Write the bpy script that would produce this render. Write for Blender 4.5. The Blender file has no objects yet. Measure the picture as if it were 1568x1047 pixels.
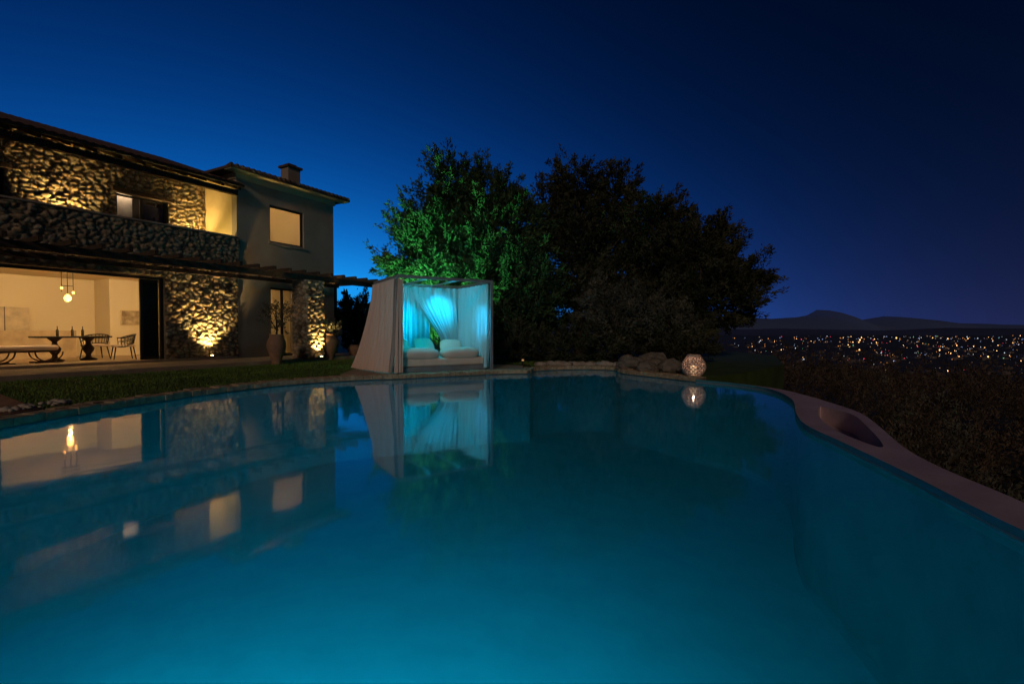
import bpy, math, random, bmesh
import numpy as np
from mathutils import Vector, noise, Matrix
random.seed(7); rng=np.random.default_rng(7)
S=bpy.context.scene
S.view_settings.view_transform='Standard'; S.view_settings.look='None'; S.view_settings.exposure=0
COL=S.collection

# ---------------------------------------------------------------- materials
def nt(name):
    m=bpy.data.materials.new(name); m.use_nodes=True
    return m,m.node_tree.nodes,m.node_tree.links
def M(name,col,rough=.8,col2=None,scale=4,bump=0,bscale=25,metal=0,emis=None,es=0,attr=None,spec=.3,bdist=.02):
    m,n,l=nt(name); b=n['Principled BSDF']
    b.inputs['Roughness'].default_value=rough; b.inputs['Metallic'].default_value=metal
    b.inputs['Specular IOR Level'].default_value=spec
    tc=n.new('ShaderNodeTexCoord')
    if col2 is None: col2=tuple(c*.75 for c in col)
    nz=n.new('ShaderNodeTexNoise'); nz.inputs['Scale'].default_value=scale; nz.inputs['Detail'].default_value=6
    l.new(tc.outputs['Object'],nz.inputs['Vector'])
    r=n.new('ShaderNodeValToRGB'); r.color_ramp.elements[0].position=.35; r.color_ramp.elements[1].position=.65
    r.color_ramp.elements[0].color=(*col2,1); r.color_ramp.elements[1].color=(*col,1)
    l.new(nz.outputs['Fac'],r.inputs['Fac'])
    out=r.outputs['Color']
    if attr:
        a=n.new('ShaderNodeAttribute'); a.attribute_name=attr
        mx=n.new('ShaderNodeMix'); mx.data_type='RGBA'; mx.blend_type='MULTIPLY'; mx.inputs[0].default_value=1
        l.new(out,mx.inputs[6]); l.new(a.outputs['Color'],mx.inputs[7]); out=mx.outputs[2]
    l.new(out,b.inputs['Base Color'])
    if bump:
        nb=n.new('ShaderNodeTexNoise'); nb.inputs['Scale'].default_value=bscale; nb.inputs['Detail'].default_value=8
        l.new(tc.outputs['Object'],nb.inputs['Vector'])
        bp=n.new('ShaderNodeBump'); bp.inputs['Strength'].default_value=bump; bp.inputs['Distance'].default_value=bdist
        l.new(nb.outputs['Fac'],bp.inputs['Height']); l.new(bp.outputs['Normal'],b.inputs['Normal'])
    if emis:
        b.inputs['Emission Color'].default_value=(*emis,1); b.inputs['Emission Strength'].default_value=es
    return m
def cloth(name,col,trans=.45):
    m,n,l=nt(name); n.remove(n['Principled BSDF']); o=n['Material Output']
    d=n.new('ShaderNodeBsdfDiffuse'); d.inputs[0].default_value=(*col,1)
    t=n.new('ShaderNodeBsdfTranslucent'); t.inputs[0].default_value=(*col,1)
    m1=n.new('ShaderNodeMixShader'); m1.inputs[0].default_value=trans
    tc=n.new('ShaderNodeTexCoord'); nz=n.new('ShaderNodeTexNoise'); nz.inputs['Scale'].default_value=60
    bp=n.new('ShaderNodeBump'); bp.inputs['Strength'].default_value=.2; bp.inputs['Distance'].default_value=.01
    l.new(tc.outputs['Object'],nz.inputs['Vector']); l.new(nz.outputs['Fac'],bp.inputs['Height'])
    l.new(bp.outputs[0],d.inputs['Normal'])
    l.new(d.outputs[0],m1.inputs[1]); l.new(t.outputs[0],m1.inputs[2]); l.new(m1.outputs[0],o.inputs['Surface'])
    return m
stone=M('fieldstone',(.46,.37,.25),.9,(.27,.21,.14),6,.6,30,attr='stone')
plaster=M('plaster',(.38,.32,.25),.9,(.31,.26,.205),1.1,.3,40)
cream=M('cream_plaster',(.62,.5,.3),.9,(.55,.44,.26),1.5,.2,40)
white=M('interior_paint',(.76,.66,.47),.8,(.73,.63,.45),.7,.05,10)
wood=M('dark_timber',(.06,.04,.028),.7,(.035,.024,.017),8,.4,30)
tile=M('roof_tile',(.12,.075,.05),.85,(.07,.045,.035),5,.4,30)
frame_m=M('window_frame',(.03,.028,.026),.5)
pave=M('paving',(.38,.31,.24),.85,(.28,.23,.18),3,.3,30)
cope_m=M('coping_stone',(.42,.33,.21),.85,(.24,.18,.12),9,.5,40)
plasterpool=M('infinity_edge',(.54,.42,.46),.55,(.42,.33,.37),2,.15,40)
metal=M('grey_metal',(.3,.3,.32),.45,metal=.3)
blackm=M('black_metal',(.02,.02,.02),.45)
terra=M('terracotta',(.28,.16,.1),.85,(.2,.12,.08),6,.4,30)
rockm=M('rock',(.2,.17,.14),.9,(.10,.085,.07),5,.8,12,bdist=.06)
pebm=M('white_pebble',(.5,.45,.38),.8)
bark=M('bark',(.07,.055,.04),.95,(.04,.03,.025),10,.8,25,bdist=.04)
leaf1=M('conifer_foliage',(.065,.11,.045),.7,(.022,.045,.02),1.8,spec=.1)
leaf2=M('olive_foliage',(.075,.08,.045),.75,(.016,.021,.012),1.2,spec=.08)
leaf3=M('shrub_foliage',(.13,.095,.065),.8,(.014,.014,.011),.9,spec=.05)
leaf2b=M('olive_foliage_silver',(.13,.13,.10),.7,(.04,.042,.03),1.6,spec=.15)
grass_m=M('grass',(.06,.10,.02),.85,(.035,.065,.012),1.5,.6,60)
cushm=M('cushion_fabric',(.70,.56,.46),.9,(.64,.51,.42),4,.3,120)

# ---------------------------------------------------------------- helpers
def obj(name,me,mat=None,parent=None,smooth=False):
    o=bpy.data.objects.new(name,me); COL.objects.link(o)
    if mat: me.materials.append(mat)
    if parent: o.parent=parent
    if smooth:
        me.polygons.foreach_set('use_smooth',[True]*len(me.polygons))
    return o
def pyd(name,v,f,mat=None,parent=None,smooth=False):
    me=bpy.data.meshes.new(name); me.from_pydata([tuple(a) for a in v],[],f); me.update()
    return obj(name,me,mat,parent,smooth)
def empty(name,loc=(0,0,0),rz=0):
    e=bpy.data.objects.new(name,None); e.location=loc; e.rotation_euler[2]=rz; e.empty_display_size=.3; COL.objects.link(e); return e
BF=[(0,3,2,1),(4,5,6,7),(0,1,5,4),(1,2,6,5),(2,3,7,6),(3,0,4,7)]
def box(name,x0,x1,y0,y1,z0,z1,mat,parent=None,bev=0):
    v=[(x0,y0,z0),(x1,y0,z0),(x1,y1,z0),(x0,y1,z0),(x0,y0,z1),(x1,y0,z1),(x1,y1,z1),(x0,y1,z1)]
    o=pyd(name,v,BF,mat,parent)
    if bev:
        b=o.modifiers.new('b','BEVEL'); b.width=bev; b.segments=3
    return o
def multi(name,parts,mat,parent=None,smooth=False):
    V=[];F=[]
    for v,f in parts:
        k=len(V); V+=list(v); F+=[tuple(i+k for i in q) for q in f]
    return pyd(name,V,F,mat,parent,smooth)
def bx(x0,x1,y0,y1,z0,z1):
    return [(x0,y0,z0),(x1,y0,z0),(x1,y1,z0),(x0,y1,z0),(x0,y0,z1),(x1,y0,z1),(x1,y1,z1),(x0,y1,z1)],BF
def tube(pts,rad,seg=8):
    pts=[Vector(p) for p in pts]; n=len(pts)
    if not hasattr(rad,'__len__'): rad=[rad]*n
    V=[];F=[]
    for i,p in enumerate(pts):
        d=(pts[min(i+1,n-1)]-pts[max(i-1,0)]).normalized()
        a=d.orthogonal().normalized() if i==0 else (a-d*a.dot(d)).normalized()
        b=d.cross(a)
        for k in range(seg):
            t=2*math.pi*k/seg; V.append(tuple(p+(a*math.cos(t)+b*math.sin(t))*rad[i]))
    for i in range(n-1):
        for k in range(seg):
            k2=(k+1)%seg; F.append((i*seg+k,i*seg+k2,(i+1)*seg+k2,(i+1)*seg+k))
    F.append(tuple(range(seg))[::-1]); F.append(tuple((n-1)*seg+k for k in range(seg)))
    return V,F
def lathe(prof,seg=32,c=(0,0,0)):
    V=[];F=[]
    for r,z in prof:
        for k in range(seg):
            t=2*math.pi*k/seg; V.append((c[0]+r*math.cos(t),c[1]+r*math.sin(t),c[2]+z))
    for i in range(len(prof)-1):
        for k in range(seg):
            k2=(k+1)%seg; F.append((i*seg+k,i*seg+k2,(i+1)*seg+k2,(i+1)*seg+k))
    return V,F
def catmull(P,n=6):
    out=[]
    for i in range(len(P)-1):
        p0=Vector(P[max(i-1,0)]);p1=Vector(P[i]);p2=Vector(P[i+1]);p3=Vector(P[min(i+2,len(P)-1)])
        for k in range(n):
            t=k/n
            q=.5*((2*p1)+(p2-p0)*t+(2*p0-5*p1+4*p2-p3)*t*t+(3*p1-p0-3*p2+p3)*t**3)
            out.append((q.x,q.y))
    out.append(tuple(P[-1])); return out
def offset(P,w,cyc=False):
    out=[]; n=len(P)
    for i,p in enumerate(P):
        a=Vector(P[(i-1)%n] if cyc else P[max(i-1,0)]);b=Vector(P[(i+1)%n] if cyc else P[min(i+1,n-1)]); d=(b-a).normalized()
        out.append((p[0]-d.y*w,p[1]+d.x*w))
    return out
def flat(name,loops,ztop,thick,mat,parent=None,bev=0):
    cu=bpy.data.curves.new(name,'CURVE'); cu.dimensions='2D'; cu.fill_mode='BOTH'
    for lp in loops:
        s=cu.splines.new('POLY'); s.points.add(len(lp)-1); s.use_cyclic_u=True
        for i,p in enumerate(lp): s.points[i].co=(p[0],p[1],0,1)
    cu.extrude=thick/2
    t=bpy.data.objects.new('tmp',cu); COL.objects.link(t)
    bpy.context.view_layer.update()
    me=bpy.data.meshes.new_from_object(t.evaluated_get(bpy.context.evaluated_depsgraph_get()))
    bpy.data.objects.remove(t)
    me.name=name; me.transform(Matrix.Translation((0,0,ztop-thick/2))); me.materials.clear()
    o=obj(name,me,mat,parent)
    return o
def aim(o,loc,tgt):
    o.location=loc; o.rotation_euler=(Vector(tgt)-Vector(loc)).to_track_quat('-Z','Y').to_euler()
def spot(name,loc,tgt,power,color,ang=60,blend=.6,rad=.04,parent=None):
    l=bpy.data.lights.new(name,'SPOT'); l.energy=power; l.color=color; l.spot_size=math.radians(ang); l.spot_blend=blend; l.shadow_soft_size=rad
    o=bpy.data.objects.new(name,l); COL.objects.link(o); aim(o,loc,tgt); o.parent=parent; return o
def area(name,loc,tgt,power,color,sx,sy,parent=None,spread=180):
    l=bpy.data.lights.new(name,'AREA'); l.energy=power; l.color=color; l.shape='RECTANGLE'; l.size=sx; l.size_y=sy; l.spread=math.radians(spread)
    o=bpy.data.objects.new(name,l); COL.objects.link(o); aim(o,loc,tgt); o.parent=parent; return o
def point(name,loc,power,color,rad=.05,parent=None):
    l=bpy.data.lights.new(name,'POINT'); l.energy=power; l.color=color; l.shadow_soft_size=rad
    o=bpy.data.objects.new(name,l); COL.objects.link(o); o.location=loc; o.parent=parent; return o
def leaves(name,pos,dirs,L,W,mat,parent=None):
    N=len(pos); dirs=dirs/np.linalg.norm(dirs,axis=1,keepdims=True)
    r=rng.normal(size=(N,3)); s=np.cross(dirs,r); s/=np.linalg.norm(s,axis=1,keepdims=True)+1e-9
    L=np.broadcast_to(L,(N,))[:,None]; W=np.broadcast_to(W,(N,))[:,None]
    v=np.stack([pos,pos+dirs*L*.5+s*W*.5,pos+dirs*L,pos+dirs*L*.5-s*W*.5],1).reshape(-1,3)
    me=bpy.data.meshes.new(name); me.vertices.add(4*N); me.vertices.foreach_set('co',v.astype(np.float32).ravel())
    me.loops.add(4*N); me.loops.foreach_set('vertex_index',np.arange(4*N,dtype=np.int32))
    me.polygons.add(N); me.polygons.foreach_set('loop_start',np.arange(0,4*N,4,dtype=np.int32))
    me.update(calc_edges=True); 
    return obj(name,me,mat,parent)
def inpoly(x,y,P):
    ins=np.zeros(len(x),bool); n=len(P)
    for i in range(n):
        x1,y1=P[i];x2,y2=P[(i+1)%n]
        if y1==y2: continue
        c=((y1>y)!=(y2>y))&(x<(x2-x1)*(y-y1)/(y2-y1)+x1); ins^=c
    return ins

WARM=(1,.66,.30)
# ---------------------------------------------------------------- camera
cam=bpy.data.cameras.new('camera'); co=bpy.data.objects.new('camera',cam); COL.objects.link(co)
cam.lens=17.0; cam.sensor_width=36; cam.clip_start=.05; cam.clip_end=120000
co.location=(0,0,1.1); co.rotation_euler=(math.radians(90-1.28),0,0); S.camera=co

# ---------------------------------------------------------------- sky
w=bpy.data.worlds.new('World'); S.world=w; w.use_nodes=True; n=w.node_tree.nodes; l=w.node_tree.links
bg=n['Background']
def mth(op,a,b=None,c=None):
    q=n.new('ShaderNodeMath'); q.operation=op
    for i,v in enumerate((a,b,c)):
        if v is None: continue
        if isinstance(v,(int,float)): q.inputs[i].default_value=v
        else: l.new(v,q.inputs[i])
    return q.outputs[0]
tc=n.new('ShaderNodeTexCoord'); sp=n.new('ShaderNodeSeparateXYZ'); l.new(tc.outputs['Generated'],sp.inputs[0])
az=mth('ARCTAN2',sp.outputs[0],sp.outputs[1])
zc=mth('MAXIMUM',sp.outputs[2],0.0)
el=mth('ARCSINE',zc)
da=mth('ADD',az,math.radians(30))
g=mth('EXPONENT',mth('MULTIPLY',mth('MULTIPLY',da,da),-1/(2*math.radians(28)**2)))
ev=mth('EXPONENT',mth('DIVIDE',el,-math.radians(10.5)))
glow=mth('MINIMUM',mth('MULTIPLY',mth('MULTIPLY',g,ev),1.5),.85)
low=mth('EXPONENT',mth('DIVIDE',el,-math.radians(7)))
mid=mth('EXPONENT',mth('DIVIDE',el,-math.radians(28)))
def comb(r,gg,b):
    c=n.new('ShaderNodeCombineXYZ')
    for i,v in enumerate((r,gg,b)): l.new(v,c.inputs[i])
    return c.outputs[0]
gg=mth('MULTIPLY',glow,mth('ADD',mth('MULTIPLY',glow,.24),.155))
R=mth('ADD',mth('MULTIPLY',low,.015),mth('MULTIPLY',mth('MULTIPLY',glow,glow),.003))
G=mth('ADD',mth('ADD',gg,mth('MULTIPLY',low,.009)),mth('ADD',mth('MULTIPLY',mid,.005),.0006))
B=mth('ADD',mth('ADD',glow,mth('MULTIPLY',low,.018)),mth('ADD',mth('MULTIPLY',mid,.024),.003))
l.new(comb(R,G,B),bg.inputs['Color']); bg.inputs['Strength'].default_value=1
sl=bpy.data.lights.new('warm_fill','SUN'); sl.energy=.5; sl.angle=math.radians(8); sl.color=(1,.72,.52)  # added warm fill from behind the camera, not moonlight
so=bpy.data.objects.new('warm_fill',sl); COL.objects.link(so); aim(so,(0,0,20),(2,10,16))

# ---------------------------------------------------------------- pool outline
left=catmull([(-6.2,.6),(-6.3,3),(-6.25,5.9),(-6.17,6.7),(-6.03,7.7),(-5.75,8.9),(-5.2,10.2),(-4.35,11.25),(-3.5,11.8)])
deck=[(-2.75,12.05),(-.45,13.4),(.5,13.5),(.62,14.3)]
far=catmull([(.62,14.3),(1.32,14.8),(2.35,15.0),(3.1,14.6),(3.12,13.5),(3.8,12.3),(4.3,11.3)])[1:]
right=catmull([(4.3,11.3),(4.75,10.7),(5.05,9.9),(4.98,9.0),(4.6,7.9),(3.95,6.7),(3.55,5.8),(3.36,4.85),(3.15,3.8),(2.9,2.7),(2.8,1.5),(2.75,.6)])[1:]
pool=left+deck+far+right
WZ=-.10
m,nn,ll=nt('pool_water'); nn.remove(nn['Principled BSDF']); o_=nn['Material Output']
fr=nn.new('ShaderNodeFresnel'); fr.inputs[0].default_value=1.5
gl=nn.new('ShaderNodeBsdfGlossy'); gl.inputs['Roughness'].default_value=.05; gl.inputs[0].default_value=(.95,.97,1,1)
tp=nn.new('ShaderNodeEmission'); tp.inputs[0].default_value=(.0,.76,1,1)  # even teal emission stands in for pool light scattered in the water
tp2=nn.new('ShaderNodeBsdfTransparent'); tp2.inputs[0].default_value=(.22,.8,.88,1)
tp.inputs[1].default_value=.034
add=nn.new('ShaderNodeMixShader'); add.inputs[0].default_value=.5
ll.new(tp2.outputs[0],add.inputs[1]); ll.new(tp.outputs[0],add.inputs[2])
mx=nn.new('ShaderNodeMixShader'); tcc=nn.new('ShaderNodeTexCoord')
nz=nn.new('ShaderNodeTexNoise'); nz.inputs['Scale'].default_value=1.6; nz.inputs['Detail'].default_value=2
bp=nn.new('ShaderNodeBump'); bp.inputs['Strength'].default_value=.2; bp.inputs['Distance'].default_value=.012
ll.new(tcc.outputs['Object'],nz.inputs[0]); ll.new(nz.outputs['Fac'],bp.inputs['Height'])
ll.new(bp.outputs[0],gl.inputs['Normal']); ll.new(bp.outputs[0],fr.inputs['Normal'])
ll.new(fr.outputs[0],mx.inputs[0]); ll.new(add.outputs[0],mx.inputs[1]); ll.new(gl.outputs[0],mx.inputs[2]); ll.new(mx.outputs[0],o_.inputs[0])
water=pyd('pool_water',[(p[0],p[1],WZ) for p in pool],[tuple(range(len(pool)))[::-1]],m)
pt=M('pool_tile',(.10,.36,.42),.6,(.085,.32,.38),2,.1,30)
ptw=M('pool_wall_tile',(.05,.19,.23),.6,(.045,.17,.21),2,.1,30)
basin=empty('swimming_pool')
N=len(pool)
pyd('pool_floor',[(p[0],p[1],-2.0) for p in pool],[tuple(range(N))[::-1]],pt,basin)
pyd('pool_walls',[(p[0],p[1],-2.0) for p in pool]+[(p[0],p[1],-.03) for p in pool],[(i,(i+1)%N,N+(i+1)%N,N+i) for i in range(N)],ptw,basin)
area('underwater_light',(-1.4,.85,-.5),(-1.6,5.2,-2.9),290,(.03,.74,1),4.8,.3,basin,112)
path=left+deck+far
def coping(name,path,w,z0,z1,mat,parent):
    parts=[]
    P=[Vector(p) for p in path]
    cum=[0]
    for i in range(1,len(P)): cum.append(cum[-1]+(P[i]-P[i-1]).length)
    tot=cum[-1]
    def at(s):
        s=min(max(s,0),tot)
        for i in range(1,len(P)):
            if s<=cum[i]: 
                t=(s-cum[i-1])/(cum[i]-cum[i-1]+1e-9); p=P[i-1].lerp(P[i],t); d=(P[min(i+1,len(P)-1)]-P[max(i-2,0)]).normalized(); return p,d
        return P[-1],(P[-1]-P[-2]).normalized()
    for row,(wa,wb) in enumerate(((-.02,w*.5-.006),(w*.5+.006,w))):
        s=0
        while s<tot-.05:
            ln=random.uniform(.12,.26); e=min(s+ln,tot)
            p,d=at(s+.006); q,d2=at(e-.006); nn_=Vector((-d.y,d.x)); n2=Vector((-d2.y,d2.x)); h=z1+random.uniform(-.012,.012)
            j=random.uniform(-.012,.012)
            c=[p+nn_*(wa+j),q+n2*(wa+j),q+n2*(wb+j),p+nn_*(wb+j)]
            hh=[h+random.uniform(-.006,.006) for _ in range(4)]
            ci=sum(c,Vector((0,0)))/4
            v=[(k.x,k.y,z0) for k in c]+[(k.x,k.y,hh[i]-.015) for i,k in enumerate(c)]+[((k.x*.9+ci.x*.1),(k.y*.9+ci.y*.1),hh[i]) for i,k in enumerate(c)]
            f=[(4,5,9,8),(5,6,10,9),(6,7,11,10),(7,4,8,11),(8,9,10,11),(0,1,5,4),(1,2,6,5),(2,3,7,6),(3,0,4,7)]
            parts.append((v,f)); s=e
    return multi(name,parts,mat,parent)
coping('coping_stones',path,.34,-.08,.02,cope_m,basin)
flat('coping_mortar',[path+offset(path,.33)[::-1]],-.0,.1,M('mortar',(.2,.17,.13),.9,bump=.3),basin)
outer=catmull([(4.62,11.5),(5.12,10.9),(5.46,9.9),(5.42,8.9),(5.28,8.0),(5.05,7.0),(4.6,6.05),(4.02,4.95),(3.75,4.26),(3.58,3.5),(3.46,2.9),(3.35,1.5),(3.3,.6)])
hole=catmull([(4.86,7.6),(4.85,6.9),(4.45,6.05),(3.82,4.95),(3.76,5.2),(3.93,5.95),(4.38,6.9),(4.86,7.6)])[:-1]
ie=flat('infinity_edge',[[(4.3,11.3)]+right+outer[::-1],hole],-.082,1.8,plasterpool,basin)
bv=ie.modifiers.new('b','BEVEL'); bv.width=.012; bv.segments=2; bv.limit_method='ANGLE'
flat('catch_basin_floor',[[(p[0],p[1]) for p in hole]],-.35,.05,plasterpool,basin)

# ---------------------------------------------------------------- lawn + ground
lawnP=offset(left+deck+far,.2)
lawnP=lawnP+[(4.6,11.6),(6.0,12.6),(9,16),(12,22),(12,36),(-45,36),(-45,.55),(-6.4,.55)]
lawn=flat('lawn',[lawnP],-.01,3,grass_m)
xs=rng.uniform(-22,4,220000); ys=rng.uniform(3,24,220000)
lx=(xs+10.02)*.482+(ys-17.7)*.876; ly=-(xs+10.02)*.876+(ys-17.7)*.482
innerc=offset(left+deck+far,.36)+[(4.6,11.6),(6,12.6),(6,30),(-30,30),(-30,.55),(-6.6,.55)]
ok=inpoly(xs,ys,innerc)&~((ly>-2.6)&(lx<6))&~((xs>-4.4)&(xs<.6)&(ys<16)&(ys>11)&((xs+3.2)*-.52+(ys-12)*.854<2.9)&(xs>-4.2))
ok&=~((ys<8.35+(-xs-8.8)*.3)&(xs<-6.4)&(ys<6.7+(-xs-6.5)*.7))
xs,ys=xs[ok],ys[ok]
gp=np.stack([xs,ys,np.full(len(xs),-.015)],1); gd=rng.normal(size=gp.shape)*.35; gd[:,2]=1
leaves('grass_blades',gp,gd,rng.uniform(.03,.075,len(xs)),.014,M('grass_blade',(.12,.21,.035),.8,(.055,.11,.02),.8),lawn)
flat('paving',[[(-6.62,6.75),(-8.8,8.3),(-20,12),(-44,12),(-44,.6),(-6.6,.6)]],.015,.2,M('red_paving',(.32,.17,.11),.85,(.22,.12,.08),3,.4,20))
flat('pool_deck',[[(-44,.58),(3.15,.58),(3.15,-6),(-44,-6)]],.0,3,pave)
flat('bed_terrace',[[(-4.3,12.1),(-3.4,12.15),(-2.9,12.33),(-.6,13.68),(.3,13.8),(.35,15.2),(-1.2,16.2),(-4.6,14.4)]],.018,.2,pave)
def blob(c,r,seed,sub=2):
    bm=bmesh.new(); bmesh.ops.create_icosphere(bm,subdivisions=sub,radius=1)
    v=[]
    for q in bm.verts:
        k=1+.4*noise.noise(q.co*1.3+Vector((seed,seed*2.3,0)))+.16*noise.noise(q.co*4+Vector((seed,0,0)))
        v.append((c[0]+q.co.x*r[0]*k,c[1]+q.co.y*r[1]*k,c[2]+q.co.z*r[2]*k))
    f=[tuple(x.index for x in p.verts) for p in bm.faces]; bm.free(); return v,f
pp=[]
for i in range(70):
    y=5.6+random.random()*1.7
    x=-6.7+.12*(y-6.5)-random.random()*.3
    r=random.uniform(.025,.07); pp.append(blob((x,y,.02+r*.4),(r,r*random.uniform(.7,1.2),r*.6),i,1))
multi('pebble_border',pp,pebm,None,True)
pp=[]
for i in range(30):
    t=i/29; x=.9+t*2.4; y=15.3+.25*math.sin(t*3)+random.uniform(-.12,.12); r=random.uniform(.06,.17)
    pp.append(blob((x,y,.04),(r*1.3,r,r*.7),i+50,2))
multi('rock_edging',pp,M('pale_rock',(.4,.35,.3),.9,(.26,.22,.19),5,.6,12),None,True)
pp=[]
for i,(x,y,r) in enumerate([(3.45,14.0,.36),(3.95,13.7,.3),(3.7,13.2,.25),(4.35,13.2,.3),(4.1,14.2,.42),(4.65,12.8,.2),(3.5,14.6,.3),(4.8,13.4,.26)]):
    pp.append(blob((x,y,r*.3),(r*1.25,r*.9,r*.8),i+90,3))
multi('rock_pile',pp,rockm,None,False)

# terrain
def th(x,y):
    d=math.hypot(x,y)
    h=-2.3-.075*max(0,d-9)
    if h<-45:
        k=-45-h; h=-45-15*(1-math.exp(-k/15))
    if d>12: h+=noise.noise(Vector((x*.02,y*.02,0)))*min(1.5,(d-12)*.03)
    if d>400: h+=noise.noise(Vector((x*.0012,y*.0012,3)))*min(14,(d-400)*.01)
    return h
rad=[0.5]+list(np.geomspace(3,60000,110)); A=160; V=[(0,0,-2.6)];F=[]
for r in rad:
    for k in range(A):
        a=2*math.pi*k/A; x=r*math.cos(a);y=r*math.sin(a); V.append((x,y,th(x,y)))
for k in range(A): F.append((0,1+k,1+(k+1)%A))
for i in range(len(rad)-1):
    for k in range(A):
        k2=(k+1)%A; F.append((1+i*A+k,1+(i+1)*A+k,1+(i+1)*A+k2,1+i*A+k2))
gm=M('hillside_ground',(.03,.026,.02),1,(.012,.013,.010),.01,0)
pyd('ground',V,F,gm,None,True)

def ridge(name,D,prof,mat,depth,seed,na=.7):
    V=[];F=[];n=1000; xs=np.linspace(300,2900,n); pr=np.interp(xs,[p[0] for p in prof],[p[1] for p in prof])
    rows=6
    for j in range(rows):
        for i in range(n):
            t=j/(rows-1)
            hh=pr[i]+na*noise.noise(Vector((xs[i]*.03,seed,0)))+.5*na*noise.noise(Vector((xs[i]*.12,seed,1)))
            z=1.1+hh*D/740*math.sin(t*math.pi/2)**.8 -(1-t)*70
            y=D-depth*(1-t)
            V.append(((xs[i]-784)/740*D,y,z))
    for j in range(rows-1):
        for i in range(n-1): F.append((j*n+i,j*n+i+1,(j+1)*n+i+1,(j+1)*n+i))
    pyd(name,V,F,mat,None,True)
ridge('mountain_range',16000,[(300,14),(700,18),(1080,19),(1130,21),(1180,19),(1215,21),(1235,24),(1250,32),(1258,26),(1272,19),(1300,13),(1330,19),(1352,23),(1390,19),(1430,13),(1500,11),(1568,9),(1800,14),(2900,10)],M('mountain',(.10,.15,.32),1,(.09,.14,.29),.0003),3000,3)  # bluish base colour stands in for atmospheric haze over the distance
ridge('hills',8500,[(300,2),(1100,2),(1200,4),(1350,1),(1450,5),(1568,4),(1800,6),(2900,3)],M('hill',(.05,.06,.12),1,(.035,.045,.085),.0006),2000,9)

def lightmat(name,c,s):
    return M(name,(.1,.1,.1),.5,emis=c,es=s)
lm=[lightmat('lamp_warm',(1,.50,.16),4),lightmat('lamp_white',(.75,.85,1),1.5),lightmat('lamp_amber',(1,.36,.08),1.1),lightmat('lamp_green',(.2,1,.5),1.0),lightmat('lamp_red',(1,.05,.12),2.2),lightmat('lamp_dim',(1,.6,.35),.4),lightmat('lamp_blue',(.35,.5,1),.8)]
town=empty('distant_town')
cl=[(random.uniform(1150,2000),math.exp(random.uniform(math.log(800),math.log(4500)))) for _ in range(28)]+[(1330,1050),(1400,1150),(1330,1250),(1390,950),(1180,1000),(1460,3500),(1530,3800),(1340,4200),(1250,1900),(1390,3900),(1480,1500),(1540,1900)]
groups={i:[] for i in range(7)}; houses=[]
for i in range(800):
    if random.random()<.66:
        c=random.choice(cl); px=c[0]+random.gauss(0,34); D=c[1]*(1+random.gauss(0,.16))
    else: px=random.uniform(1120,2100); D=math.exp(random.uniform(math.log(480),math.log(5500)))
    if px<1110 or D<450: continue
    x=(px-784)/740*D; y=D; z=th(x,y)+random.uniform(4,9)
    k=random.choices(range(7),[14,13,22,3,5,29,14])[0]
    r=D/740*random.choice([.35,.45,.6,.8])*.95*(1.6 if k==0 and random.random()<.4 else 1)
    groups[k].append(([(x+r,y,z),(x-r,y,z),(x,y+r,z),(x,y-r,z),(x,y,z+r),(x,y,z-r)],[(0,2,4),(2,1,4),(1,3,4),(3,0,4),(2,0,5),(1,2,5),(3,1,5),(0,3,5)]))
    if random.random()<.4:
        s=random.uniform(4,8); hx=x+random.uniform(-12,12); houses.append(bx(hx-s,hx+s,y+6,y+18,z-12,z-3))
for k in groups: multi('street_lights_%d'%k,groups[k],lm[k],town)
multi('houses',houses,M('town_wall',(.14,.12,.12),.9),town)

# ---------------------------------------------------------------- foliage
def clumped(lobes,nc,per,cr,up=.5,out=1.0,shell=.5,elong=1.0):
    P=[];D=[];C=[]
    vol=np.array([l_[1][0]*l_[1][1]*l_[1][2] for l_ in lobes])**.7; vol/=vol.sum()
    for _ in range(nc):
        i=rng.choice(len(lobes),p=vol); c,r=np.array(lobes[i][0]),np.array(lobes[i][1])
        d=rng.normal(size=3); d/=np.linalg.norm(d); rr=shell+(1-shell)*rng.random()**.7
        if rng.random()<.15: rr*=1.2
        pos=c+d*r*rr
        if pos[2]<.15: continue
        o=d*np.array([1,1,.6])*out+np.array([0,0,up])+rng.normal(size=3)*.25; o/=np.linalg.norm(o)
        n_=int(per*rng.uniform(.5,1.3)); t=rng.random(n_)[:,None]; s=cr*rng.uniform(.6,1.4)
        q=pos+o*t*s*elong*2+rng.normal(size=(n_,3))*s*.38*(1.1-t*.85)
        dd=o+rng.normal(size=(n_,3))*.5
        P.append(q);D.append(dd);C.append(pos)
    return np.concatenate(P),np.concatenate(D),np.array(C)
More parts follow.
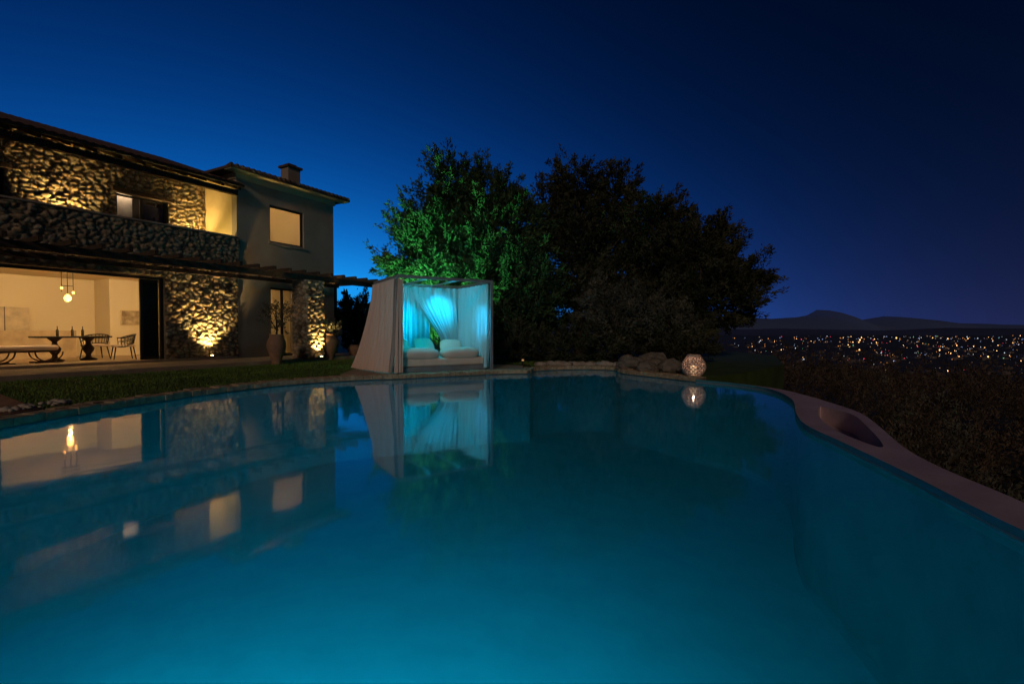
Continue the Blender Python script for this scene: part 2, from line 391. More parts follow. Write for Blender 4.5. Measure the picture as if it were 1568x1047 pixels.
def tree(name,base,lobes,nc,per,cr,L,W,mat,trunk=(.25,2.0),up=.5,elong=1.0,limbs=16,fill=0):
    e=empty(name,(base[0],base[1],0))
    lob=[((a[0]-base[0],a[1]-base[1],a[2]),b) for a,b in lobes]
    P,D,C=clumped(lob,nc,per,cr,up=up,elong=elong)
    k=P[:,2]>0.05; P,D=P[k],D[k]
    leaves('crown',P,D,L*rng.uniform(.6,1.4,len(P)),W*rng.uniform(.7,1.3,len(P)),mat,e)
    if fill:
        P,D,_=clumped([(a,tuple(k*.72 for k in b)) for a,b in lob],fill,60,cr*1.1,up=.3,shell=.1)
        k=P[:,2]>0.05; P,D=P[k],D[k]
        leaves('inner_foliage',P,D,L*1.6*rng.uniform(.6,1.4,len(P)),W*2.2,mat,e)
    parts=[]
    top=Vector((0,0,trunk[1])); r0=trunk[0]
    parts.append(tube([(0,0,-.1),(.06,.03,trunk[1]*.35),(-.05,0,trunk[1]*.7),top],[r0*1.4,r0,r0*.85,r0*.7],10))
    for i in range(limbs):
        c=Vector(C[rng.integers(len(C))]); mid_=top.lerp(c,.5)+Vector((random.uniform(-.2,.2),random.uniform(-.2,.2),random.uniform(-.3,.1)))
        parts.append(tube([top*random.uniform(.6,1),mid_,c],[r0*.5,r0*.28,r0*.08],6))
    multi('trunk',parts,bark,e,True)
    return e
tree('conifer_tree',(-2.0,19),[((-2.4,19,6.3),(.8,1.0,1.3)),((-1.0,19.3,6.1),(1.0,1.1,1.2)),((-3.2,18.8,4.7),(1.1,1.3,1.1)),((-.5,19,4.4),(1.5,1.5,1.7)),((-2.0,19,3.8),(2.2,1.9,2.1)),((-1.4,18.8,2.0),(2.3,1.6,1.8)),((.2,18.8,2.2),(1.5,1.5,2.0)),((-4.1,18.8,3.4),(.8,.8,.7))],1150,105,.30,.16,.05,leaf1,(.28,2.2),up=1.0,elong=1.5,fill=340)
tree('olive_tree',(2.9,21),[((2.7,21,7.4),(.9,1.1,.9)),((1.6,21,6.1),(.9,1.2,.9)),((4.3,21,6.9),(1.0,1.1,.9)),((3.2,21,5.7),(1.6,1.8,1.1)),((2.6,21,4.0),(2.3,1.8,1.7)),((4.6,20.6,4.3),(1.6,1.5,1.6)),((3,20.5,2.0),(2.8,1.6,1.8))],820,105,.32,.15,.05,leaf2,(.25,2.6),up=.5,elong=1.2,fill=240)
tree('olive_tree',(7.2,19.5),[((5.8,19.5,5.4),(.9,1.2,.8)),((7.8,19.5,4.6),(1.0,1.2,.8)),((9.2,19.5,3.1),(.9,1.1,.7)),((6.7,19.5,3.7),(1.9,1.6,1.4)),((8.0,19.3,2.4),(1.4,1.4,1.3)),((5.8,19,1.8),(2.0,1.4,1.6))],720,105,.30,.15,.05,leaf2,(.22,1.8),up=.45,elong=1.2,fill=190)
tree('olive_tree',(3.6,17.2),[((3.2,17.2,2.1),(.8,.8,.8)),((4.4,17.2,1.9),(.8,.8,.7)),((3.8,17,1.2),(1.3,.9,.8)),((5.4,17,1.2),(1.0,.8,.9))],230,110,.22,.10,.03,leaf2b,(.12,1.0),up=.8,fill=60)
tree('cypress_shrub',(-7.9,24.5),[((-7.9,24.5,1.9),(.8,.8,1.0)),((-7.2,24.8,1.4),(.8,.8,.8)),((-8.6,25,1.3),(.9,.8,1.0))],120,90,.25,.14,.05,leaf2,(.1,.8),up=.6,limbs=6,fill=60)
P,D,C=clumped([((x,16.9+.6*math.sin(x*2),.5),(.75,.6,random.uniform(.5,.95))) for x in np.arange(-.9,7.2,.75)],380,100,.2,up=.6)
k=P[:,2]>.0; P,D=P[k],D[k]
leaves('hedge',P,D,.12*rng.uniform(.6,1.4,len(P)),.045,leaf2)
PP=[];DD=[];LL=[];WW=[]
def shrub(x,y,r,h,nl,L):
    zb=th(x,y)
    nc=max(6,nl//50)
    d=rng.normal(size=(nc,3)); d/=np.linalg.norm(d,axis=1,keepdims=True); d[:,2]=np.abs(d[:,2])*1.1-.1
    rr=(.45+.6*rng.random(nc))[:,None]
    cc=np.array([x,y,zb+h*.25])+d*rr*np.array([r,r,h*.75])
    idx=np.repeat(np.arange(nc),50); t=rng.random(len(idx))[:,None]
    o=d+np.array([0,0,.6])+rng.normal(size=(nc,3))*.3; o/=np.linalg.norm(o,axis=1,keepdims=True)
    q=cc[idx]+o[idx]*t*r*.55+rng.normal(size=(len(idx),3))*r*.11*(1.1-.8*t)
    dd=o[idx]+rng.normal(size=(len(idx),3))*.6
    PP.append(q);DD.append(dd);LL.append(L*rng.uniform(.5,1.4,len(idx))); WW.append(L*.32*np.ones(len(idx)))
def outside(x,y,r=0):
    return x-r>np.interp(y,[0,3,5,7,9,11,12.5,16,22],[3.3,3.4,4.1,5.1,5.6,5.5,6.2,9.4,12.5])
cnt=0
while cnt<120:
    d=random.uniform(3.0,34); px=random.uniform(1120,2000); x=(px-784)/740*d; y=d
    r=random.choice([.4,.6,.9,1.2])*random.uniform(.8,1.1)*(1+d*.015); h=r*1.2+random.uniform(.5,1.0)
    if y<2 or not outside(x,y,r*.8): continue
    shrub(x,y,r,h,int(1400 if d<15 else 900),.08 if d<10 else .11); cnt+=1
for i in range(400):
    d=math.exp(random.uniform(math.log(30),math.log(420))); px=random.uniform(1080,2100); x=(px-784)/740*d
    if not outside(x,d) : continue
    shrub(x,d,random.uniform(1.5,3.2)*(1+d*.004),random.uniform(2,4.2),300,.14+d*.003)
leaves('hillside_shrubs',np.concatenate(PP),np.concatenate(DD),np.concatenate(LL),np.concatenate(WW),leaf3)
PP=[];DD=[];LL=[];WW=[]
for x,y,r,h in ((5.0,5.3,.55,1.9),(5.6,5.6,.5,1.7),(4.8,4.4,.5,1.8),(8.4,9.5,.8,2.3),(11,14,.9,2.5),(6.6,8.1,.6,2.1),(9.6,10.5,.7,2.2)):
    shrub(x,y,r,h,1700,.085)
leaves('silver_shrubs',np.concatenate(PP),np.concatenate(DD),np.concatenate(LL),np.concatenate(WW),leaf2b)

# ---------------------------------------------------------------- villa
villa=empty('stone_villa',(-10.02,17.7,0),math.atan2(.876,.482))
def stone_panel(name,x0,x1,z0,z1,yf,res=.035,cell=.2,face='y',xf=0):
    nx=max(2,int((x1-x0)/res)); nz_=max(2,int((z1-z0)/res)); V=[];F=[];C=[]
    for j in range(nz_+1):
        for i in range(nx+1):
            x=x0+(x1-x0)*i/nx; z=z0+(z1-z0)*j/nz_
            wob=noise.noise(Vector((x*3,z*3,5)))*.25
            q=Vector((x/cell+wob,z/(cell*.68)+wob,yf*1.7+(7 if face=='x' else 0)))
            dist,pts=noise.voronoi(q)
            e=min(1,max(0,(dist[1]-dist[0])/.28)); e=e*e*(3-2*e)
            rnd=noise.cell(Vector((pts[0].x*13.1,pts[0].y*7.7,pts[0].z*3.1)))
            rnd2=noise.cell(Vector((pts[0].x*5.1,pts[0].y*17.7,2)))
            dsp=.045*e+.035*abs(rnd)*e+.02*noise.noise(Vector((x*14,z*14,1)))+.012*noise.noise(Vector((x*31,z*31,1)))
            if i in(0,nx) or j in (0,nz_): dsp=0
            c=.35+.65*e*(.5+.5*abs(rnd)); C.append((c*(1+.12*rnd2),c,c*(1-.12*rnd2),1))
            V.append((x,yf-dsp,z) if face=='y' else (xf-dsp,x,z))
    for j in range(nz_):
        for i in range(nx):
            a=j*(nx+1)+i; q=(a,a+1,a+nx+2,a+nx+1); F.append(q if face=='y' else q[::-1])
    o=pyd(name,V,F,stone,villa,True)
    at=o.data.attributes.new('stone','FLOAT_COLOR','POINT'); at.data.foreach_set('color',np.array(C,np.float32).ravel())
    return o
sback=M('masonry_core',(.2,.17,.14),.9)
FL=.2
BT=6.85
stone_panel('pier_stone',-2.4,0,0,3.3,-.004,.03); box('pier_core',-2.4,-.004,0,.4,0,3.3,sback,villa)
stone_panel('lintel_stone',-9.2,-2.4,2.84,3.3,-.004); box('lintel_core',-9.2,-2.4,0,.4,2.84,3.3,sback,villa)
box('left_wall',-14,-9.2,0,.4,0,3.3,sback,villa)
box('plinth',-14,-.1,-.12,6,-.05,FL,pave,villa)
box('balcony_slab',-14,-.01,-.1,2.2,3.302,3.45,plaster,villa)
stone_panel('parapet_stone',-9.5,-.0,3.32,4.46,-.13,.035); box('parapet_core',-14,-.006,-.125,.15,3.455,4.46,sback,villa)
box('parapet_cap',-14,.0,-.2,.2,4.463,4.52,pave,villa,.01)
for nme,a,b,c,d in (('upper_stone_a',-1.3,0,3.45,7.0),('upper_stone_b',-5.5,-2.85,3.45,7.0),('upper_stone_c',-2.85,-1.3,5.85,7.0),('upper_stone_d',-7.0,-5.5,5.85,7.0),('upper_stone_e',-9.5,-7.0,3.45,7.0)):
    stone_panel(nme,a,b,c,d,2.0,.035); box(nme+'_core',a,b,2.004,2.35,c,d,sback,villa)
for a,b in ((-2.85,-1.3),(-7,-5.5)):
    box('window_lintel',a-.15,b+.15,1.84,2.1,5.72,5.86,wood,villa,.01)
    box('window_frame_l',a,a+.07,2.12,2.2,3.45,5.72,frame_m,villa); box('window_frame_r',b-.07,b,2.12,2.2,3.45,5.72,frame_m,villa)
    box('window_frame_m',(a+b)/2-.04,(a+b)/2+.04,2.12,2.2,3.45,5.65,frame_m,villa); box('window_frame_t',a+.07,b-.07,2.12,2.2,5.65,5.72,frame_m,villa)
    box('room_back',a-.5,b+.5,3.6,3.7,3.45,6.2,M('dim_room',(.2,.17,.13),.9),villa)
gm_=M('window_glass',(.02,.02,.03),.05,spec=.8)
box('window_pane',-2.04,-1.37,2.15,2.17,3.45,5.65,gm_,villa)
area('upper_room_light',(-2.45,2.42,6.0),(-2.5,2.75,4.3),6,(1,.74,.5),.5,.1,villa)
box('upper_curtain',-2.78,-2.15,2.6,2.65,3.5,5.9,M('curtain_cloth',(.6,.52,.42),.9),villa)
V=[];F=[];nx=560;ny=14
for j in range(ny+1):
    for i in range(nx+1):
        x=-14+14.05*i/nx; y=-.35+5.35*j/ny; z=6.38+(y+.35)*.345+.035*abs(math.sin(x*math.pi/.22))
        V.append((x,y,z))
for j in range(ny):
    for i in range(nx):
        a=j*(nx+1)+i; F.append((a,a+1,a+nx+2,a+nx+1))
pyd('roof_tiles',V,F,tile,villa,True)
pyd('roof_back',[(-14,5,8.22),(0,5,8.22),(0,10,6.4),(-14,10,6.4)],[(0,3,2,1)],tile,villa)
pyd('roof_deck',[(-14,-.3,6.33),(0,-.3,6.33),(0,5,8.16),(-14,5,8.16),(-14,-.3,6.37),(0,-.3,6.37),(0,5,8.2),(-14,5,8.2)],BF,wood,villa)
parts=[]
for i in range(24):
    x=-13.9+i*.6
    if x>-.1: break
    y0,y1=-.28,2.3; z=lambda y:6.30+(y+.3)*.345
    parts.append(([(x,y0,z(y0)-.13),(x+.1,y0,z(y0)-.13),(x+.1,y1,z(y1)-.13),(x,y1,z(y1)-.13),(x,y0,z(y0)),(x+.1,y0,z(y0)),(x+.1,y1,z(y1)),(x,y1,z(y1))],BF))
parts.append(bx(-14,0,-.1,.06,6.02,6.2))
multi('eave_rafters',parts,wood,villa)
box('gutter',-14,.05,-.45,-.33,6.26,6.36,blackm,villa,.03)
RB=[(0,1.3,0,BT),(2.84,4.37,0,BT),(1.3,2.84,2.8,4.55),(1.3,2.84,6.0,BT),(2.45,2.84,0,2.8)]
multi('block_front_wall',[bx(a,b,0,.3,c,d) for a,b,c,d in RB],plaster,villa)
box('block_side_wall',0,.3,.3,7,3.3,BT,cream,villa)
box('block_right_wall',4.07,4.37,.3,7,0,BT,plaster,villa); box('block_back',.3,4.07,6.7,7,0,BT,plaster,villa)
box('block_floor',.3,4.07,.3,6.7,3.0,3.3,white,villa)
box('block_cornice',-.06,4.43,-.06,.0,BT-.22,BT,cream,villa)
box('block_cornice_side',-.06,-.0,0,7,BT-.2,BT,cream,villa)
e0=.5; zt=BT
V=[(-e0,-e0,zt),(4.37+e0,-e0,zt),(4.37+e0,7+e0,zt),(-e0,7+e0,zt),(-e0,-e0,zt+.09),(4.37+e0,-e0,zt+.09),(4.37+e0,7+e0,zt+.09),(-e0,7+e0,zt+.09),(2.18,2.2,zt+.65),(2.18,5,zt+.65)]
pyd('block_roof',V,[(0,3,2,1),(0,1,5,4),(1,2,6,5),(2,3,7,6),(3,0,4,7),(4,5,8),(5,6,9,8),(6,7,9),(7,4,8,9)],tile,villa)
box('block_soffit',-e0+.03,4.37+e0-.03,-e0+.03,-.062,zt-.03,zt-.003,cream,villa)
parts=[]
for i in range(26):
    x=-e0+i*.21
    parts.append(tube([(x,-e0-.05,zt+.09),(min(max(x,.4),4.0),1.5,zt+.5)],[.06,.06],8))
multi('block_roof_tiles',parts,tile,villa,True)
box('chimney',3.1,3.7,1.3,1.8,7.1,8.2,plaster,villa); box('chimney_cap',3.02,3.78,1.22,1.88,8.202,8.3,tile,villa,.01); 
box('chimney_crown',3.2,3.6,1.4,1.7,8.3,8.4,tile,villa)
def frame(pre,x0,x1,z0,z1,y0=.08,y1=.16,t=.07,mids=()):
    p=[bx(x0,x0+t,y0,y1,z0,z1),bx(x1-t,x1,y0,y1,z0,z1),bx(x0+t,x1-t,y0,y1,z1-t,z1),bx(x0+t,x1-t,y0,y1,z0,z0+t)]
    for m_ in mids: p.append(bx(m_-t/2,m_+t/2,y0,y1,z0+t,z1-t))
    return multi(pre,p,frame_m,villa)
frame('block_window_frame',1.3,2.84,4.55,6.0)
box('block_window_sill',1.22,2.92,-.08,.07,4.47,4.548,pave,villa,.008)
blind=cloth('roller_blind',(.75,.66,.48),.7)
box('block_window_blind',1.32,2.82,.2,.21,4.57,5.98,blind,villa)
area('block_upper_lamp',(2.1,2.4,5.9),(2.05,.2,5.2),60,(1,.66,.32),.8,.5,villa)
frame('block_door_frame',1.3,2.45,.12,2.8,mids=(1.87,))
box('block_room_wall',.3,4.07,2.6,2.7,.1,3.0,cream,villa); area('block_room_lamp',(2.0,.45,2.95),(2.0,2.4,1.2),26,WARM,.8,.1,villa)
box('block_room_curtain',1.35,1.6,.5,.55,.2,2.7,cream,villa)
box('house_terrace',-14,5.4,-2.55,-.125,-.1,.12,pave,villa,.01)
parts=[bx(-14,5.0,-2.36,-2.16,2.95,3.13),bx(-14,4.4,-.30,-.18,3.0,3.13)]
for i in range(33):
    x=-13.8+i*.58
    if x<5.0: parts.append(bx(x,x+.09,-2.75,-.15 if x<4.3 else .6,3.135,3.25))
parts.append(bx(4.75,4.9,-2.33,-2.19,.12,2.95)); parts.append(bx(4.75,4.9,.4,.55,0,3.13))
multi('pergola',parts,wood,villa)
cx,cy=1.24,-2.26
stone_panel('column_stone',cx-.38,cx+.38,.12,2.93,cy-.38,.03)
stone_panel('column_stone_side',cy-.38,cy+.38,.12,2.93,0,.03,face='x',xf=cx-.38)
box('column_core',cx-.375,cx+.37,cy-.375,cy+.38,.12,2.94,sback,villa)
multi('sliding_door_frame',[bx(-2.48,-2.4,.1,.2,FL,2.82),bx(-9.2,-2.48,.1,.2,2.74,2.82),bx(-3.0,-2.92,.22,.28,FL,2.74),bx(-2.92,-2.48,.22,.28,2.64,2.74),bx(-2.92,-2.48,.22,.28,FL,.3),bx(-6.3,-6.2,.1,.2,FL,2.74)],frame_m,villa)
box('sliding_door_glass',-2.92,-2.48,.24,.26,.3,2.64,M('dark_glazing',(.012,.012,.015),.45,spec=.2),villa)
box('room_floor',-11,-.3,.4,6.2,.12,FL+.001,M('floor_tile',(.4,.28,.17),.4,bump=.05),villa)
box('room_ceiling',-11,-.3,.4,6.2,3.0,3.1,white,villa)
box('room_back_wall',-11,-.3,5.2,5.3,FL,3.0,white,villa)
box('room_partition',-2.3,-.3,4.0,5.2,FL,3.0,white,villa)
box('room_right_wall',-.4,-.3,.4,4.0,FL,3.0,white,villa); box('room_left_wall',-11,-10.9,.4,5.2,FL,3.0,white,villa)
box('fridge',-6.25,-5.75,5.0,5.2,FL,2.0,M('blue_glass',(.10,.13,.18),.3),villa); box('kitchen_doorframe',-6.35,-5.65,5.12,5.2,FL,2.1,M('grey_frame',(.3,.3,.3),.6),villa)
box('cabinet',-5.4,-4.2,4.9,5.2,FL,1.9,M('cabinet_white',(.65,.54,.38),.6),villa,.01)
multi('cabinet_seams',[bx(-4.81,-4.79,4.885,4.9,FL,1.9),bx(-5.4,-4.2,4.882,4.9,1.1,1.12)],M('seam',(.15,.12,.1),.8),villa)
box('kitchen_counter',-5.5,-3.3,3.9,4.4,FL,1.12,M('counter',(.5,.38,.24),.6),villa,.01)
box('wall_switch',-6.8,-6.65,5.17,5.2,1.5,1.6,M('switch',(.3,.5,.8),.4,emis=(.4,.6,1),es=.8),villa)
box('wall_vent',-6.9,-6.6,5.17,5.2,2.4,2.55,frame_m,villa)
art=M('artwork_canvas',(.55,.45,.3),.8,(.25,.19,.12),5)
box('painting_canvas',-1.95,-1.25,3.96,3.985,1.35,1.85,art,villa); multi('painting_frame',[bx(-1.98,-1.22,3.955,4.0,1.32,1.35),bx(-1.98,-1.22,3.955,4.0,1.85,1.88),bx(-1.98,-1.95,3.955,4.0,1.35,1.85),bx(-1.25,-1.22,3.955,4.0,1.35,1.85)],cream,villa)
area('room_fill_a',(-3.2,.55,2.93),(-3.2,4.2,1.0),68,WARM,3,.08,villa); area('room_fill_b',(-6.8,.55,2.93),(-6.8,4.6,1.0),68,WARM,3,.08,villa)  # fill strips added out of sight behind the lintel to brighten the room
pen=empty('pendant_lamp')
Rm=Matrix.Translation((-10.02,17.7,0))@Matrix.Rotation(math.atan2(.876,.482),4,'Z')
def place(e,x,y,z,rz=0):
    e.matrix_world=Rm@Matrix.Translation((x,y,z))@Matrix.Rotation(rz,4,'Z')
place(pen,-4.16,2,0)
multi('rods',[tube([(-.14+.14*k,0,2.98),(-.14+.14*k,0,2.2+.12*abs(k-1))],.01) for k in range(3)]+[bx(-.22,.22,-.05,.05,2.95,3.0),tube([(-.14,0,2.5),(.14,0,2.5)],.01)],blackm,pen)
v,f=lathe([(0,-.1),(.06,-.08),(.09,0),(.06,.08),(.015,.12)],16)
bulb=M('bulb_glow',(1,.6,.2),.5,emis=(1,.36,.06),es=10)
multi('bulb',[([(a,b,c+2.12) for a,b,c in v],f),([(a*.35+.14,b*.35,c*.35+2.3) for a,b,c in v],f),([(a*.35-.14,b*.35,c*.35+2.42) for a,b,c in v],f)],bulb,pen,True)
point('pendant_light',(0,-.02,1.9),25,(1,.55,.2),.03,pen)
tb=empty('dining_table'); place(tb,-4.25,1.5,FL)
box('top',-.85,.85,-.45,.45,.7,.75,blackm,tb,.015)
ped=[(.20,0),(.22,.04),(.08,.1),(.06,.18),(.13,.3),(.15,.38),(.07,.5),(.06,.58),(.18,.7)]
dm=M('dark_walnut',(.07,.04,.025),.4)
multi('pedestals',[lathe(ped,20,(-.4,0,0)),lathe(ped,20,(.4,0,0))],dm,tb,True)
multi('bottles',[lathe([(0,.75),(.035,.75),(.035,.92),(.012,.97),(.012,1.05),(0,1.05)],12,(x,.1,0)) for x in(-.3,.05,.3)],M('bottle',(.1,.08,.04),.2),tb,True)
bn=empty('upholstered_bench'); place(bn,-5.5,1.0,FL)
box('cushion',-.7,.7,-.28,.28,.36,.5,cushm,bn,.05)
box('rail',-.66,.66,-.25,.25,.31,.355,dm,bn,.01)
parts=[]
for sx in(-.5,.5):
    for sy in(-.22,.22):
        for k in (-1,1):
            parts.append(tube([(sx+k*.3*math.cos(t),sy,.31-.27*math.sin(t)) for t in np.linspace(0,math.pi/2,6)],.018,6))
        parts.append(tube([(sx-.3,sy,.02),(sx+.3,sy,.02)],.018,6))
multi('legs',parts,dm,bn,True)
def chair(x,y,rz):
    c=empty('wire_armchair'); place(c,x,y,FL,rz); p=[]
    box('seat',-.3,.3,-.28,.28,.4,.47,cushm,c,.03)
    arc=lambda r,z,a0,a1:[(r*math.cos(t),-.02+r*math.sin(t)*.9,z+ (.12*max(0,math.sin(t)))) for t in np.linspace(a0,a1,14)]
    p.append(tube(arc(.38,.68,-.25,math.pi+.25),.02,6)); p.append(tube(arc(.32,.40,-.6,math.pi+.6),.016,6)); p.append(tube(arc(.36,.56,-.2,math.pi+.2),.012,6))
    for t in np.linspace(-.2,math.pi+.2,15):
        p.append(tube([(.32*math.cos(t),-.02+.29*math.sin(t),.40+.12*max(0,math.sin(t))),(.38*math.cos(t),-.02+.34*math.sin(t),.68+.12*max(0,math.sin(t)))],.010,5))
    for sx in(-1,1):
        for sy in(-1,1): p.append(tube([(sx*.24,sy*.22,.41),(sx*.3,sy*.28,0)],[.02,.014],6))
    multi('frame',p,blackm,c,True)
chair(-3.1,1.1,math.pi*.5+2.9); chair(-3.35,2.4,math.pi); chair(-6.6,1.6,math.pi/2)

def uplight(x,y,z,tgt,p,parent=villa,ang=95,col=WARM,h=.08):
    multi('uplight_fixture',[lathe([(0,0),(.07,0),(.08,.07),(.06,.07),(.05,.03),(0,.03)],16,(x,y,z))],blackm,parent,True)
    multi('uplight_lens',[lathe([(.052,.05),(.04,.075),(0,.09)],16,(x,y,z))],M('lens_glow',(1,.7,.3),.5,emis=(1,.62,.22),es=30),parent)
    spot('wall_uplight',(x,y,z+h+.03),tgt,p,col,ang,.9,.03,parent)
YEL=(1,.64,.21)
uplight(-1.13,-.34,.2,(-1.13,-.10,2.2),850,col=YEL)
uplight(cx+.05,cy-.62,.12,(cx,cy-.42,2.2),480,col=YEL)
uplight(-4.24,1.62,4.05,(-4.24,1.85,6),420,col=YEL,ang=105)
uplight(-.75,1.62,4.05,(-.75,1.8,6),380,col=YEL,ang=105)
spot('balcony_side_light',(-1.0,.9,3.6),(0,1.0,5.3),200,(1,.68,.17),110,.8,.03,villa)
def glight(x,y):
    e=empty('garden_light',(x,y,0)); multi('stem',[tube([(0,0,0),(0,0,.14)],.02)],blackm,e)
    multi('head',[lathe([(0,.14),(.035,.14),(.04,.18),(0,.2)],12)],M('head_glow',(1,.7,.3),.5,emis=(1,.5,.2),es=.35),e,True)
glight(.35,15.6)

def urn(x,y,h,r,nm='terracotta_urn'):
    e=empty(nm,(x,y,.0)); 
    pr=[(0,0),(.5,0),(.55,.04),(.45,.08),(.75,.35),(.98,.6),(.95,.75),(.7,.9),(.62,.93),(.72,.97),(.72,1.0),(.6,1.0),(.55,.9),(0,.88)]
    multi('pot',[lathe([(a*r,b*h) for a,b in pr],36)],terra,e,True); return e
u=urn(-7.75,15.9,1.0,.30); 
P,D,C=clumped([((0,0,1.5),(.42,.42,.4)),((.15,0,1.8),(.3,.3,.25))],60,45,.12,up=.7); leaves('olive_shoots',P,D,.07*rng.uniform(.6,1.4,len(P)),.02,leaf2b,u)
multi('stem',[tube([(0,0,.85),(.03,0,1.2),(0,.02,1.5)],[.03,.025,.01],6)]+[tube([(0,0,1.15),(x,y,1.6)],[.015,.005],5) for x,y in((.2,.1),(-.25,0),(.1,-.2),(-.1,.2))],bark,u)
u=urn(-6.95,18.3,1.0,.40)
P,D,C=clumped([((0,0,1.15),(.45,.45,.2))],40,50,.1,up=.7); leaves('shoots',P,D,.08*rng.uniform(.6,1.4,len(P)),.025,leaf2b,u)
urn(-6.3,19.4,.55,.3)

# ---------------------------------------------------------------- canopy bed
bed=empty('canopy_bed',(-2.89,12.3,.02),math.atan2(1.4,2.3))
W_,D_,H_=2.7,2.1,2.51
parts=[]
for x in(0,W_):
    for y in(0,D_): parts.append(bx(x-.035,x+.035,y-.035,y+.035,0,H_-.07))
parts+=[bx(-.035,W_+.035,-.035,.035,H_-.07,H_),bx(-.035,W_+.035,D_-.035,D_+.035,H_-.07,H_),bx(-.035,.035,.035,D_-.035,H_-.07,H_),bx(W_-.035,W_+.035,.035,D_-.035,H_-.07,H_)]
parts+=[bx(W_*k-.02,W_*k+.02,.035,D_-.035,H_-.05,H_-.01) for k in(.33,.66)]
multi('frame',parts,metal,bed)
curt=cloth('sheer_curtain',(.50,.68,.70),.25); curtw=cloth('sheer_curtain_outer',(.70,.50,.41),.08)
def curtain(name,fn,folds,amp,mat,nu=170,nv=44,nrm=(0,1)):
    V=[];F=[]; ph=random.uniform(0,6)
    for j in range(nv+1):
        v=j/nv
        for i in range(nu+1):
            u_=i/nu; p=fn(u_,v)
            wv=math.sin(2*math.pi*folds*u_+ph+1.2*math.sin(3*v+u_*5))+.45*math.sin(2*math.pi*folds*2.3*u_+ph*2+v*1.5)
            a=amp*(.55+.6*v)*wv
            V.append((p[0]+nrm[0]*a,p[1]+nrm[1]*a,p[2]))
    for j in range(nv):
        for i in range(nu):
            q=j*(nu+1)+i; F.append((q,q+1,q+nu+2,q+nu+1))
    return pyd(name,V,F,mat,bed,True)
zt=H_-.1
lerp=lambda a,b,t:a+(b-a)*t
sm=lambda t:t*t*(3-2*t)
curtain('side_curtain',lambda u_,v:(-.07-.42*v**2*u_**.7-.1*v,lerp(-.02,D_,u_)+.25*v*v*u_-.05*v,lerp(zt,.03,v)),10,.065,curtw,nrm=(1,0))
curtain('front_gathered_curtain',lambda u_,v:(lerp(-.02,.10,u_)-.12*v*(1-u_),-.05-.05*v,lerp(zt,.03,v)),3,.025,curtw,nu=40)
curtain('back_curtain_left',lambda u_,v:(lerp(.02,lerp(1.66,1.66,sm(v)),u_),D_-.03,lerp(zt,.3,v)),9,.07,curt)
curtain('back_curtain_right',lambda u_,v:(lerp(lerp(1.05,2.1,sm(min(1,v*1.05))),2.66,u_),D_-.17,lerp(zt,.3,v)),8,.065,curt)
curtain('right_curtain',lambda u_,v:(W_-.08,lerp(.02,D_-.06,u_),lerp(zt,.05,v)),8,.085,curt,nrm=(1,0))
box('platform',.1,2.55,.08,2.0,0,.14,metal,bed,.02)
box('mattress',.12,2.53,.1,1.98,.142,.36,cushm,bed,.06)
def cushion(nm,c,s,rx=0,rz=0,e=.5):
    V=[];F=[];nu=28;nv=14
    sg=lambda a,p:math.copysign(abs(a)**p,a)
    Rr=Matrix.Rotation(rz,3,'Z')@Matrix.Rotation(rx,3,'X')
    for j in range(nv+1):
        ph=-math.pi/2+math.pi*j/nv
        for i in range(nu):
            t=2*math.pi*i/nu
            p=Vector((s[0]*sg(math.cos(t),e)*sg(math.cos(ph),.6),s[1]*sg(math.sin(t),e)*sg(math.cos(ph),.6),s[2]*sg(math.sin(ph),.9)))
            p=Rr@(p*(1+.05*noise.noise(p*5+Vector(c))))
            V.append((c[0]+p.x,c[1]+p.y,c[2]+p.z))
    for j in range(nv):
        for i in range(nu): F.append((j*nu+i,j*nu+(i+1)%nu,(j+1)*nu+(i+1)%nu,(j+1)*nu+i))
    pyd(nm,V,F,cushm,bed,True)
cushion('bolster_a',(.68,.3,.47),(.52,.26,.17)); cushion('bolster_b',(1.85,.3,.47),(.55,.26,.17))
cushion('pillow_a',(.45,1.35,.62),(.33,.28,.1),1.0); cushion('pillow_b',(1.25,1.45,.62),(.33,.28,.1),1.05,.2); cushion('pillow_c',(2.1,1.45,.6),(.33,.26,.1),1.0,-.2)
CY=(.0,.55,1)
spot('canopy_spot_back',(1.7,.045,H_-.05),(1.95,D_,1.6),700,CY,34,1,.02,bed)
spot('canopy_spot_right',(.8,.045,H_-.05),(W_,.35,1.3),420,CY,30,1,.02,bed)
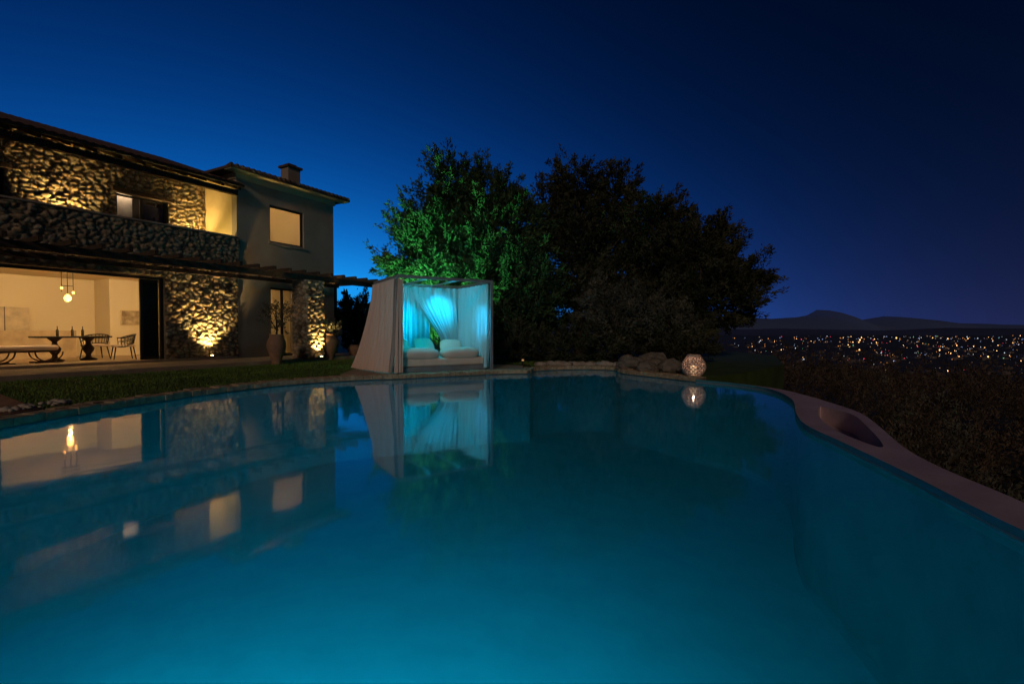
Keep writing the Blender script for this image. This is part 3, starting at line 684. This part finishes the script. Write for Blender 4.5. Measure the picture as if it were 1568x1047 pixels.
spot('canopy_spot_left',(1.2,.045,H_-.05),(.75,D_,1.35),700,CY,34,1,.02,bed)
area('canopy_glow',(1.1,.09,H_-.04),(1.3,1.9,1.0),50,(.0,.64,.9),1.3,.03,bed)
gp_=empty('garden_projector',(-4.2,15.3,0)); multi('body',[lathe([(0,0),(.09,0),(.1,.12),(0,.12)],16,(0,0,.04)),tube([(0,0,-.1),(0,0,.05)],.02)],blackm,gp_)
spot('green_lamp',(0,0,.2),(2.0,3.6,4.2),3600,(.16,1,.30),84,1,.05,gp_)

# ---------------------------------------------------------------- lantern
lan=empty('woven_lantern',(4.42,11.75,.0))
prof=[(.17,.03),(.235,.1),(.27,.2),(.275,.28),(.255,.38),(.2,.46),(.15,.5)]
V=[];F=[];seg=16
pz=np.linspace(0,1,10); pr=np.interp(pz,np.linspace(0,1,7),[p[0] for p in prof]); zz=.03+.47*pz
for j in range(10):
    for k in range(seg):
        t=2*math.pi*(k+.5*(j%2))/seg; V.append((pr[j]*math.cos(t),pr[j]*math.sin(t),zz[j]))
for j in range(9):
    for k in range(seg):
        k2=(k+1)%seg
        if j%2==0: F+=[(j*seg+k,j*seg+k2,(j+1)*seg+k),(j*seg+k2,(j+1)*seg+k2,(j+1)*seg+k)]
        else: F+=[(j*seg+k,j*seg+k2,(j+1)*seg+k2),(j*seg+k,(j+1)*seg+k2,(j+1)*seg+k)]
lat=pyd('lattice',V,F,M('ceramic',(.62,.46,.38),.6),lan,True); wm=lat.modifiers.new('w','WIREFRAME'); wm.thickness=.035; wm.use_even_offset=False
multi('base_ring',[lathe([(0,.0),(.17,.0),(.18,.04),(.15,.045),(0,.03)],24),lathe([(.14,.49),(.16,.49),(.16,.53),(.14,.53),(.14,.49)],24)],M('ceramic_b',(.55,.42,.34),.6),lan,True)
multi('candle',[lathe([(0,.03),(.07,.03),(.07,.25),(0,.25)],16)],M('candle',(.9,.8,.6),.6,emis=(1,.6,.3),es=.6),lan,True)
point('candle_light',(0,0,.33),2.2,(1,.66,.45),.02,lan)
